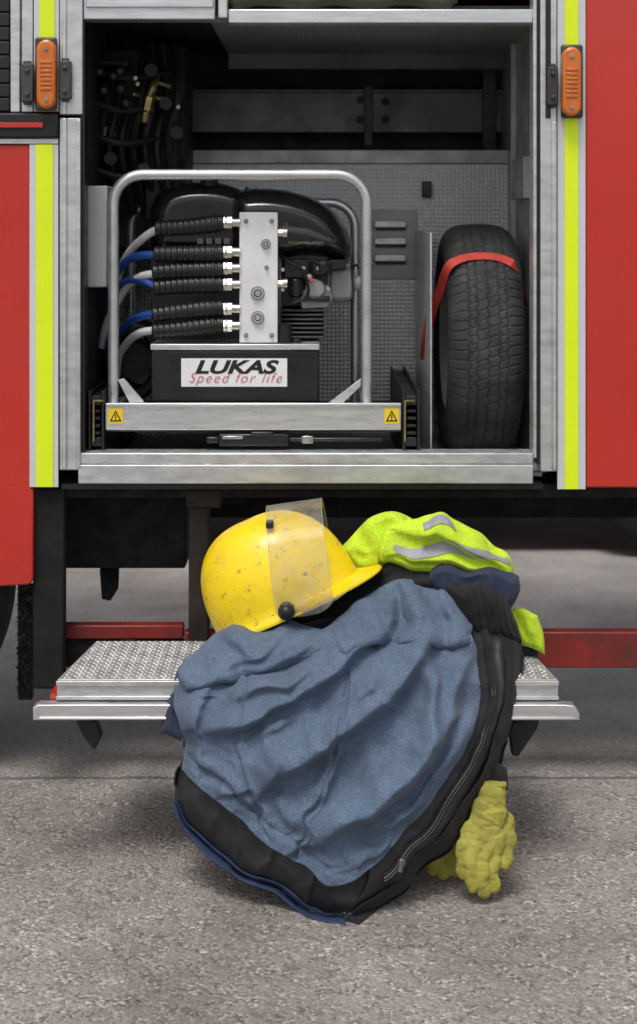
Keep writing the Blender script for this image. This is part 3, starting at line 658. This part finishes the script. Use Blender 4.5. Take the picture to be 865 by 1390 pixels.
# ------------------------------------------------------------------ coat
CT = [(780, -.30), (830, -.385), (880, -.47), (930, -.535), (1000, -.585), (1100, -.62), (1200, -.645), (1255, -.655)]
def CY(px, py): return lerp_table(CT, py) + .10 * ((px - 460) / 250) ** 2
SIL = [(244, 893), (285, 870), (340, 855), (390, 846), (440, 828), (480, 800), (560, 785), (640, 790), (690, 822), (706, 880), (708, 940), (693, 1002), (658, 1074), (613, 1139), (562, 1194), (492, 1254), (470, 1251), (400, 1228), (320, 1183), (262, 1128), (235, 1090), (246, 1045), (250, 1000), (238, 975), (236, 935)]
JK = thing('firefighter_coat', 'blue and black firefighter coat with hi-vis sleeve heaped over the folding step', 'coat', (.05, -.55, 0))
FOLDS = [
    ([(604, 815), (575, 880), (520, 950), (440, 1010), (345, 1062)], 36, .058, 9), ([(520, 825), (480, 880), (425, 930), (350, 970), (275, 985)], 32, .050, 8),
    ([(642, 880), (615, 965), (560, 1045), (490, 1105), (425, 1140)], 34, .052, 9), ([(452, 880), (385, 925), (300, 940)], 22, .032, 8),
    ([(650, 945), (625, 1010), (572, 1085), (512, 1142)], 20, .024, 8), ([(560, 868), (592, 925), (590, 1000), (560, 1060)], 18, .034, 7),
    ([(290, 905), (266, 960), (272, 1040)], 20, .030, 8), ([(480, 975), (450, 1050), (405, 1110)], 18, .026, 7), ([(390, 1010), (360, 1060), (325, 1095)], 16, .024, 7),
    ([(530, 880), (505, 930), (470, 960)], 14, .024, 6), ([(420, 950), (380, 985), (330, 1010)], 12, .016, 5), ([(590, 1010), (545, 1070), (500, 1100)], 12, .016, 5),
    ([(338, 905), (322, 960), (318, 1020), (338, 1080), (365, 1133)], 2.8, -.009), ([(344, 905), (328, 960), (324, 1020), (344, 1080), (371, 1133)], 2.6, .005),
    ([(470, 905), (474, 960), (450, 1040), (418, 1110), (404, 1158)], 2.8, -.009), ([(476, 905), (480, 960), (456, 1040), (424, 1110), (410, 1158)], 2.6, .005),
    ([(253, 1018), (303, 1068), (362, 1117), (417, 1150), (448, 1180)], 2.6, -.008)]
cloth('lining', BLUE, JK, [(244, 895), (285, 872), (340, 857), (392, 848), (425, 858), (450, 845), (475, 822), (520, 803), (565, 798), (600, 806), (620, 822)],
      [(249, 1040), (298, 1092), (358, 1139), (414, 1172), (445, 1203), (480, 1192), (520, 1166)], [(244, 895), (235, 935), (246, 985), (249, 1040)], [(620, 822), (637, 850), (650, 885), (655, 930), (644, 985), (618, 1040), (581, 1095), (547, 1135), (520, 1166)],
      190, 190, CY, FOLDS, edge=45, curl=.08, namp=.010, outline=SIL, seed=3, sim=(.040, .030, 200), bend=.7, rim=16, off=.006)
cloth('lining_fold', BLUE, JK, [(246, 894), (285, 866), (340, 847), (392, 840), (436, 852)], [(250, 936), (310, 922), (370, 906), (420, 896), (456, 886)], [(246, 894), (238, 914), (250, 936)], [(436, 852), (452, 866), (456, 886)],
      90, 50, lambda x, y: CY(x, y) - .04, [([(300, 868), (330, 885), (330, 910)], 8, -.018), ([(390, 850), (360, 880), (300, 900)], 12, .018, 4), ([(430, 860), (400, 885), (350, 900)], 10, .016, 4)], edge=20, curl=.05, back=.04, namp=.008, seed=52, sim=(.05, .05, 140), bend=.6)
cloth('lining_fold', BLUE, JK, [(450, 850), (476, 820), (520, 797), (566, 790), (604, 798), (630, 820)], [(466, 900), (500, 874), (545, 870), (590, 880), (640, 868)], [(450, 850), (452, 876), (466, 900)], [(630, 820), (643, 842), (640, 868)],
      90, 56, lambda x, y: CY(x, y) - .058, [([(530, 804), (545, 835), (530, 866)], 9, -.034), ([(590, 802), (604, 840), (600, 874)], 9, -.028), ([(480, 830), (510, 838), (535, 862)], 10, .022, 4), ([(560, 798), (575, 830), (568, 864)], 10, .022, 4)], edge=20, curl=.055, back=.04, namp=.009, seed=56, sim=(.06, .06, 140), bend=.6)
cloth('hem_facing', PVC, JK, [(248, 1024), (300, 1076), (360, 1122), (415, 1155), (448, 1184), (482, 1174), (516, 1152)], [(236, 1096), (264, 1133), (322, 1186), (400, 1228), (445, 1243), (472, 1248), (495, 1240)],
      [(248, 1024), (240, 1060), (236, 1096)], [(516, 1152), (508, 1205), (495, 1240)], 110, 34, CY, [([(300, 1090), (285, 1130)], 9, .014, 5), ([(375, 1145), (350, 1190)], 10, .016, 5), ([(430, 1180), (420, 1230)], 8, .014, 4)], edge=30, curl=.05, namp=.006, off=-.018, outline=SIL, seed=3)
cloth('hem_binding', HEMB, JK, [(236, 1090), (265, 1126), (323, 1178), (401, 1220), (445, 1237), (474, 1245)], [(234, 1099), (260, 1136), (318, 1190), (398, 1233), (442, 1249), (475, 1256)],
      [(236, 1090), (234, 1099)], [(474, 1245), (475, 1256)], 90, 8, CY, [([(285, 1130), (283, 1135)], 9, .008), ([(350, 1190), (348, 1196)], 10, .010)], edge=30, curl=.05, namp=.006, off=-.010, outline=SIL, seed=3)
cloth('outer_shell', NAVY, JK, [(244, 920), (260, 912)], [(214, 996), (256, 1004)], [(244, 920), (228, 955), (214, 996)], [(260, 912), (264, 960), (256, 1004)], 18, 30, lambda x, y: CY(x, y) + .045, [([(246, 930), (232, 990)], 6, .012, 3)], edge=10, curl=.02, back=.04, seed=8)
cloth('front_facing', PVC, JK, [(606, 820), (636, 816), (664, 820)], [(500, 1158), (494, 1210), (476, 1252)], [(606, 820), (624, 850), (637, 885), (642, 930), (631, 985), (605, 1040), (568, 1095), (534, 1135), (500, 1158)],
      [(664, 820), (686, 870), (692, 930), (680, 995), (650, 1060), (606, 1122), (556, 1182), (476, 1252)], 44, 160, CY, [([(680, 850), (687, 930), (671, 1000), (613, 1100), (537, 1196)], 6, .008)], edge=40, curl=.07, namp=.003, off=-.006, outline=SIL, seed=3)
cloth('knit_facing', BLKF, JK, [(660, 818), (690, 822)], [(474, 1250), (492, 1254)], [(660, 818), (682, 870), (689, 930), (677, 995), (648, 1060), (604, 1120), (553, 1180), (474, 1250)],
      [(690, 822), (706, 880), (708, 940), (693, 1002), (658, 1074), (613, 1139), (562, 1194), (492, 1254)], 26, 140, CY, [([(695, 840), (701, 930), (684, 1000), (624, 1110)], 5, .008)], edge=35, curl=.08, namp=.008, off=.003, outline=SIL, seed=6)
cloth('coat_back', NAVY, JK, [(250, 900), (340, 862), (440, 836), (560, 795), (685, 826)], [(240, 1088), (322, 1178), (400, 1222), (470, 1246), (490, 1246)], [(250, 900), (240, 940), (252, 1000), (240, 1088)], [(685, 826), (702, 935), (652, 1072), (560, 1188), (490, 1246)],
      50, 50, lambda x, y: CY(x, y) + .085, edge=30, curl=.02, namp=.004, outline=SIL, seed=12)
FG = GRID['front_facing']
zcol = [Vector(FG[j, 25]) + Vector((-.002, -.010, .003)) for j in range(4, 152, 6)]
zp = catmull(zcol, 300)
def zipf(m):
    for i, q in enumerate(zp[:-1]):
        t = (zp[i + 1] - q).normalized(); sd = t.cross(Vector((0, -1, 0))).normalized()
        m.ball(q + sd * (.0026 * (1 if i % 2 else -1)), .0028, (1, .8, .6), 6)
zt = part('zip_tape', BLKF, JK, lambda m: m.tube([q + Vector((0, .007, 0)) for q in zp[::2]], .009, 8))
part('zip', ZIPM, zt, zipf)
part('zip_pull', ZIPM, zt, lambda m: (m.tube([zp[-24] + Vector((0, -.006, .004)), zp[-24] + Vector((-.004, -.012, -.016))], [.006, .005], 8), m.ball(zp[-24] + Vector((0, -.004, 0)), .009, (1, .6, 1), 10)))
# heap on top
cloth('shoulder_panel', HIV, JK, [(463, 742), (478, 722), (502, 704), (530, 699), (552, 706), (575, 722)], [(466, 750), (490, 766), (520, 772), (550, 770), (572, 764), (590, 755)], [(463, 742), (466, 750)], [(575, 722), (590, 740), (590, 755)],
      70, 60, Y=-.24, folds=[([(505, 704), (520, 735), (510, 768)], 16, .04, 3), ([(540, 702), (552, 735), (548, 765)], 14, .04, 3), ([(478, 725), (500, 748)], 8, .02, 3)], edge=10, curl=.03, back=.06, namp=.006, seed=21, sim=(.06, .05, 140), bend=.7)
SBf = [([(690, 772), (640, 738), (590, 722), (540, 722)], 16, .028, 4), ([(686, 780), (630, 757), (570, 754), (520, 754)], 12, .018, 3), ([(600, 703), (640, 722), (668, 750)], 10, .014, 4), ([(560, 704), (576, 730), (570, 752)], 8, .014, 3)]
sl_ = cloth('sleeve', HIV, JK, [(510, 746), (520, 726), (543, 711), (575, 703), (606, 700), (642, 714), (670, 738)], [(514, 764), (545, 772), (590, 776), (630, 770), (665, 776), (698, 788)], [(510, 746), (514, 764)], [(670, 738), (688, 756), (698, 788)],
      90, 64, Y=-.29, folds=SBf, edge=12, curl=.035, back=.07, namp=.005, seed=23, sim=(.035, .045, 140), bend=.8)
SG = GRID['sleeve']
band('reflective_band', REFL, sl_, SG, (28, 41), (14, 88)); band('reflective_band', REFL, sl_, SG, (2, 11), (34, 60))
cloth('sleeve_cuff', NAVY, JK, [(584, 774), (600, 764), (640, 764), (675, 772), (704, 786)], [(590, 800), (615, 812), (640, 806), (670, 814), (696, 826)], [(584, 774), (582, 788), (590, 800)], [(704, 786), (708, 806), (696, 826)], 50, 32, -.325, [([(610, 766), (620, 785), (616, 808)], 9, .016, 4), ([(660, 768), (668, 790), (664, 812)], 9, .016, 4)], edge=12, curl=.04, back=.06, namp=.006, seed=31, sim=(.05, .05, 80))
kf = [([(606 + i * 9.5, 790), (630 + i * 8.2, 868)], 2.6, .006) for i in range(10)]
cloth('knit_cuff', BLKF, JK, [(604, 796), (640, 788), (675, 800), (694, 814)], [(632, 862), (660, 872), (690, 876), (706, 870)], [(604, 796), (615, 825), (632, 862)], [(694, 814), (704, 840), (706, 870)], 60, 40, -.36, kf + [([(640, 800), (655, 860)], 10, .012)], edge=26, curl=.05, back=.06, namp=.004, seed=33)
cloth('collar', BLKF, JK, [(444, 822), (470, 800), (505, 778), (540, 766), (590, 768)], [(452, 836), (490, 834), (530, 828), (570, 822), (612, 820)], [(444, 822), (452, 836)], [(590, 768), (606, 790), (612, 820)], 56, 34, -.30, [([(470, 818), (530, 800), (580, 790)], 8, .015), ([(500, 790), (545, 780)], 7, -.012)], edge=26, curl=.06, back=.1, namp=.010, seed=35, sim=(.06, .06, 100))
cloth('inner_fold', BLKF, JK, [(384, 838), (420, 826), (455, 812), (490, 790)], [(392, 862), (425, 872), (455, 860), (480, 840)], [(384, 838), (392, 862)], [(490, 790), (480, 840)], 30, 20, -.30, edge=20, curl=.04, back=.08, namp=.005, seed=37)
cloth('coat_tail', HIV, JK, [(686, 830), (712, 824), (732, 832)], [(700, 876), (720, 882), (740, 890)], [(686, 830), (692, 855), (700, 876)], [(732, 832), (737, 860), (740, 890)], 36, 40, -.25, [([(700, 832), (712, 878)], 9, .018, 3), ([(720, 832), (729, 884)], 8, .018, 3)], edge=8, curl=.02, back=.03, namp=.005, seed=41)
cloth('coat_tail_lining', NAVY, JK, [(696, 868), (712, 872), (730, 886)], [(700, 905), (715, 908), (728, 904)], [(696, 868), (700, 905)], [(730, 886), (728, 904)], 14, 14, -.22, edge=10, curl=.02, back=.04, seed=43)
cloth('hanging_cuff', BLKF, JK, [(642, 1040), (666, 1032), (688, 1042)], [(646, 1082), (668, 1082), (690, 1072)], [(642, 1040), (642, 1060), (646, 1082)], [(688, 1042), (690, 1056), (690, 1072)], 26, 26, -.50, [([(657, 1036), (664, 1080)], 6, .01, 3), ([(676, 1036), (681, 1076)], 6, .01, 3)], edge=14, curl=.03, back=.05, namp=.006, seed=45, warp=0)

# ------------------------------------------------------------------ helmet
HY0 = -.29
HE = thing('fire_helmet', 'scuffed yellow fire helmet with clear visor lying on the coat', 'helmet', W(392, 850, HY0))
ang = math.radians(24.2)
o0 = W(286, 862, HY0); sc = 1 / (F / (D + HY0))
Lx = Vector((math.cos(ang), .0, math.sin(ang))); Lz0 = Vector((-math.sin(ang), .0, math.cos(ang)))
RL = math.radians(5); Lz = Lz0 * math.cos(RL) + Vector((0, 1, 0)) * math.sin(RL); Ly = Lz.cross(Lx)
org = o0 + Lx * (113 * sc)
HM = Matrix(((Lx.x, Ly.x, Lz.x, org.x), (Lx.y, Ly.y, Lz.y, org.y), (Lx.z, Ly.z, Lz.z, org.z), (0, 0, 0, 1)))
AX, AY, AZ = 104 * sc, .128, 121 * sc
def spow(v, e): return math.copysign(abs(v) ** e, v)
def dome(th, ph, k=1.0):
    s, c = spow(math.sin(ph), .86), spow(math.cos(ph), .80)
    x = AX * k * math.cos(th) * s; y = AY * k * math.sin(th) * s; z = AZ * k * c
    x -= .012 * c
    return Vector((x, y, z + .006 * math.exp(-(y / .012) ** 2) * (math.sin(ph) ** .5 if ph > 0 else 0) * k * c))
def shell(m):
    N, Pn = 96, 30; rings = []
    for j in range(1, Pn + 1):
        rings.append([dome(2 * math.pi * i / N, math.pi / 2 * j / Pn) for i in range(N)])
    def brim(i, k, zz):
        th = 2 * math.pi * i / N; c = math.cos(th); b = dome(th, math.pi / 2)
        w = .010 + (.044 * max(0, c) ** 1.5) + .012 * max(0, -c) ** 2
        n = Vector((b.x / AX ** 2, b.y / AY ** 2, 0)).normalized()
        return b + n * w * k + Vector((0, 0, zz))
    for k, zz in ((.25, -.004), (.6, -.010), (1.0, -.014), (1.04, -.018), (1.0, -.021), (.4, -.018), (-.25, -.012)): rings.append([brim(i, k, zz) for i in range(N)])
    for j in range(Pn, 4, -3): rings.append([dome(2 * math.pi * i / N, math.pi / 2 * j / Pn, .95) for i in range(N)])
    vs = [[m.bm.verts.new(HM @ p_) for p_ in rg] for rg in rings]
    top = m.bm.verts.new(HM @ dome(0, 0))
    for i in range(N): m.face([top, vs[0][i], vs[0][(i + 1) % N]])
    for a, b in zip(vs, vs[1:]):
        for i in range(N): m.face([a[i], b[i], b[(i + 1) % N], a[(i + 1) % N]])
    m.face(vs[-1])
part('shell', HELM, HE, shell, angle=50)
part('liner', BLKF, HE, lambda m: m.tube([HM @ (dome(2 * math.pi * i / 40, math.pi / 2, .9) + Vector((0, 0, -.004))) for i in range(41)], .014, 8, False))
VR = Matrix.Translation((.048, 0, -.004)) @ Matrix.Rotation(math.radians(16), 4, 'Y')
def vpoint(xx, a):
    return HM @ (VR @ Vector((xx, -math.cos(a) * (AY + .013), spow(max(0, math.sin(a)), .88) * (AZ * 1.03) + min(0, math.sin(a)) * .12)))
def visor(m):
    n = 44; rows = []
    for j in range(11):
        xx = -.062 + .126 * j / 10; e = 1 - .10 * abs(j / 5 - 1) ** 3
        rows.append([m.bm.verts.new(vpoint(xx, math.pi / 2 + (i / n - .5) * math.pi * 1.14 * e)) for i in range(n + 1)])
    for a, b in zip(rows, rows[1:]):
        for i in range(n): m.face([a[i], a[i + 1], b[i + 1], b[i]])
vo = part('visor', VIS, HE, visor, angle=60)
for xx in (-.062, .064):
    part('visor_edge', GREYP, vo, lambda m: m.tube([vpoint(xx, math.pi * i / 40) for i in range(0, 41)], .0006, 5))
kc = Vector((.008, -AY - .014, -.002))
part('visor_knob', BLK, HE, lambda m: (m.tube([HM @ (kc + Vector((0, -.016, 0))), HM @ (kc + Vector((0, -.012, 0))), HM @ (kc + Vector((0, .02, 0)))], [.012, .0185, .0185], 20), m.ball(HM @ (kc + Vector((0, -.01, 0))), .016)))
part('visor_clip', BLK, HE, lambda m: m.pbox(361, 371, 709, 718, -.365, -.33), .002)

# ------------------------------------------------------------------ gloves
def glove(name, label, fingers, palm, thumb, cuff):
    t = thing(name, label, 'glove', (palm[0][0].x, palm[0][0].y, 0), 'leather gloves on the ground under the coat')
    m = MB()
    for pts, rs in fingers + [palm, thumb]:
        pp = catmull(pts, 18); rr = [lerp_table(list(zip([i / (len(rs) - 1) for i in range(len(rs))], rs)), k / 17) for k in range(18)]
        rr = [q * (1 + .05 * math.sin(k * 2.3 + pts[0].x * 90)) for k, q in enumerate(rr)]
        pp = [q + Vector((.0025 * math.sin(k * .9 + pts[0].x * 50), 0, 0)) for k, q in enumerate(pp)]
        m.tube(pp, rr, 14); m.ball(pp[0], rr[0]); m.ball(pp[-1], rr[-1])
    for a in range(len(fingers) - 1):
        m.ball((fingers[a][0][0] + fingers[a + 1][0][0]) / 2, .019)
    yc = palm[0][1].y
    for v_ in m.bm.verts: v_.co.y = yc + (v_.co.y - yc) * .68
    o = m.build('hand_piece', GLV, t)
    rm = o.modifiers.new('Remesh', 'REMESH'); rm.mode = 'VOXEL'; rm.voxel_size = .0020; rm.use_smooth_shade = True
    sm = o.modifiers.new('Smooth', 'SMOOTH'); sm.iterations = 2; sm.factor = .5
    for sc_, st_ in ((.04, .007), (.013, .0024)):
        tx = bpy.data.textures.new('crease', 'CLOUDS'); tx.noise_scale = sc_
        dm = o.modifiers.new('Crease', 'DISPLACE'); dm.texture = tx; dm.strength = st_; dm.mid_level = .5
    c = MB(); pts, rs = cuff; c.tube(catmull(pts, 10), [rs[0] * (1 + .06 * math.sin(k * 2.1)) for k in range(10)], 18); c.build('cuff', GLV, t)
    return t
g1f = []
for (kx, ky, mx, my, tx_, ty_, Y0, Y1, Y2) in ((640, 1126, 630, 1158, 630, 1192, -.56, -.585, -.59), (651, 1140, 641, 1174, 642, 1209, -.575, -.60, -.60), (664, 1146, 655, 1182, 657, 1217, -.575, -.60, -.60), (677, 1140, 669, 1178, 672, 1210, -.565, -.585, -.59)):
    g1f.append(([W(kx, ky, Y0), W(mx, my, Y1), W(tx_, ty_, Y2)], [.0175, .0165, .0130]))
glove('work_glove', 'yellow leather glove, the front one, fingers down on the ground below the coat', g1f,
      ([W(668, 1082, -.53), W(663, 1106, -.54), W(659, 1130, -.55)], [.030, .040, .037]), ([W(684, 1112, -.53), W(691, 1142, -.555), W(687, 1176, -.575)], [.020, .017, .0140]),
      ([W(669, 1060, -.51), W(668, 1074, -.515), W(667, 1094, -.53)], [.030]))
g2f = []
for (kx, ky, mx, my, tx_, ty_) in ((596, 1148, 588, 1166, 588, 1184), (610, 1152, 603, 1172, 604, 1190), (624, 1152, 620, 1170, 620, 1186)):
    g2f.append(([W(kx, ky, -.47), W(mx, my, -.49), W(tx_, ty_, -.49)], [.018, .016, .0130]))
glove('work_glove', 'yellow leather glove half hidden behind the coat, behind the front glove', g2f, ([W(634, 1105, -.46), W(622, 1130, -.46), W(612, 1150, -.465)], [.026, .034, .034]),
      ([W(634, 1140, -.46), W(640, 1160, -.47), W(638, 1175, -.475)], [.017, .016, .0145]), ([W(642, 1080, -.45), W(640, 1092, -.455), W(634, 1108, -.46)], [.025]))

# ------------------------------------------------------------------ canvas on the shelf
tp = MB()
for k, (y, r, Y, sd) in enumerate(((-2, .024, .03, 1), (-14, .03, .06, 5), (-4, .022, .09, 9))):
    pts = [W(308 + i * 5.2, y + 3 * math.sin(i * .35 + sd), Y) for i in range(61)]
    rs = [r * (1 + .22 * noise.noise(Vector((i * .22, sd, 0)))) * (1 if 1 < i < 59 else .5) for i in range(61)]
    tp.tube(pts, rs, 14)
tag(tp.build('rolled_tarpaulin', TARP), 'olive green rolled canvas lying along the top shelf edge', 'tarpaulin')

# ------------------------------------------------------------------ car beyond
CA = thing('parked_car', 'dark red car parked beyond the fire engine, low wheel showing', 'car', (.3, 3.6, 0))
prof = [(-1.9, .22), (2.35, .22), (2.4, .5), (2.35, .72), (1.55, .86), (.85, 1.34), (-.6, 1.38), (-1.5, .92), (-1.95, .86), (-2.0, .5)]
part('body', CARP, CA, lambda m: m.prism([(x + .1, z) for x, z in prof], 2.82, 4.4), .06, seg=4)
part('sill', BLK, CA, lambda m: m.box(-1.6, 2.2, 2.805, 2.84, .16, .3), .006)
partn('side_window', GLASS, CA, [lambda m: m.prism([(-1.0, .94), (.0, .94), (.0, 1.3), (-.5, 1.3)], 2.805, 2.84), lambda m: m.prism([(.08, .94), (1.35, .94), (.9, 1.26), (.08, 1.3)], 2.805, 2.84)], .008)
for x in (1.5, -1.15):
    m, r = wheel((x, 2.80, .33), .33, .2, 120, False, 'Y')
    wv = m.build('wheel', SHADEBLK, CA); r.build('rim', DKGREY, wv)

# ------------------------------------------------------------------ light, world, camera
w = bpy.data.worlds.new('World'); SC.world = w; w.use_nodes = True; nt = w.node_tree
bg = nt.nodes['Background']; sky = nt.nodes.new('ShaderNodeTexSky'); sky.sky_type = 'NISHITA'; sky.sun_disc = False
EL, AZm = math.radians(64), math.radians(200)
sky.sun_elevation = EL; sky.sun_rotation = AZm; sky.dust_density = 4
hs = nt.nodes.new('ShaderNodeHueSaturation'); hs.inputs['Saturation'].default_value = .35
nt.links.new(sky.outputs[0], hs.inputs['Color']); nt.links.new(hs.outputs[0], bg.inputs[0]); bg.inputs[1].default_value = .15
su = bpy.data.lights.new('sun', 'SUN'); su.energy = 1.5; su.angle = math.radians(18); su.color = (1, .96, .9)
so = bpy.data.objects.new('sun', su); COL.objects.link(so)
dirv = Vector((math.sin(AZm) * math.cos(EL), math.cos(AZm) * math.cos(EL), math.sin(EL)))
so.rotation_euler = dirv.to_track_quat('Z', 'Y').to_euler(); so.location = dirv * 20
cam = bpy.data.cameras.new('camera'); co_ = bpy.data.objects.new('camera', cam); COL.objects.link(co_)
co_.location = (0, -D, H); co_.rotation_euler = (math.radians(90), 0, 0)
cam.sensor_fit = 'HORIZONTAL'; cam.sensor_width = 36; cam.lens = F / 865 * 36
cam.shift_x = (432.5 - CX) / 865; cam.shift_y = -(695 - HY) / 865; cam.clip_end = 3000
cam.dof.use_dof = True; cam.dof.focus_distance = 3.4; cam.dof.aperture_fstop = 7.1
SC.camera = co_
SC.view_settings.view_transform = 'Standard'; SC.view_settings.look = 'None'; SC.view_settings.exposure = 0
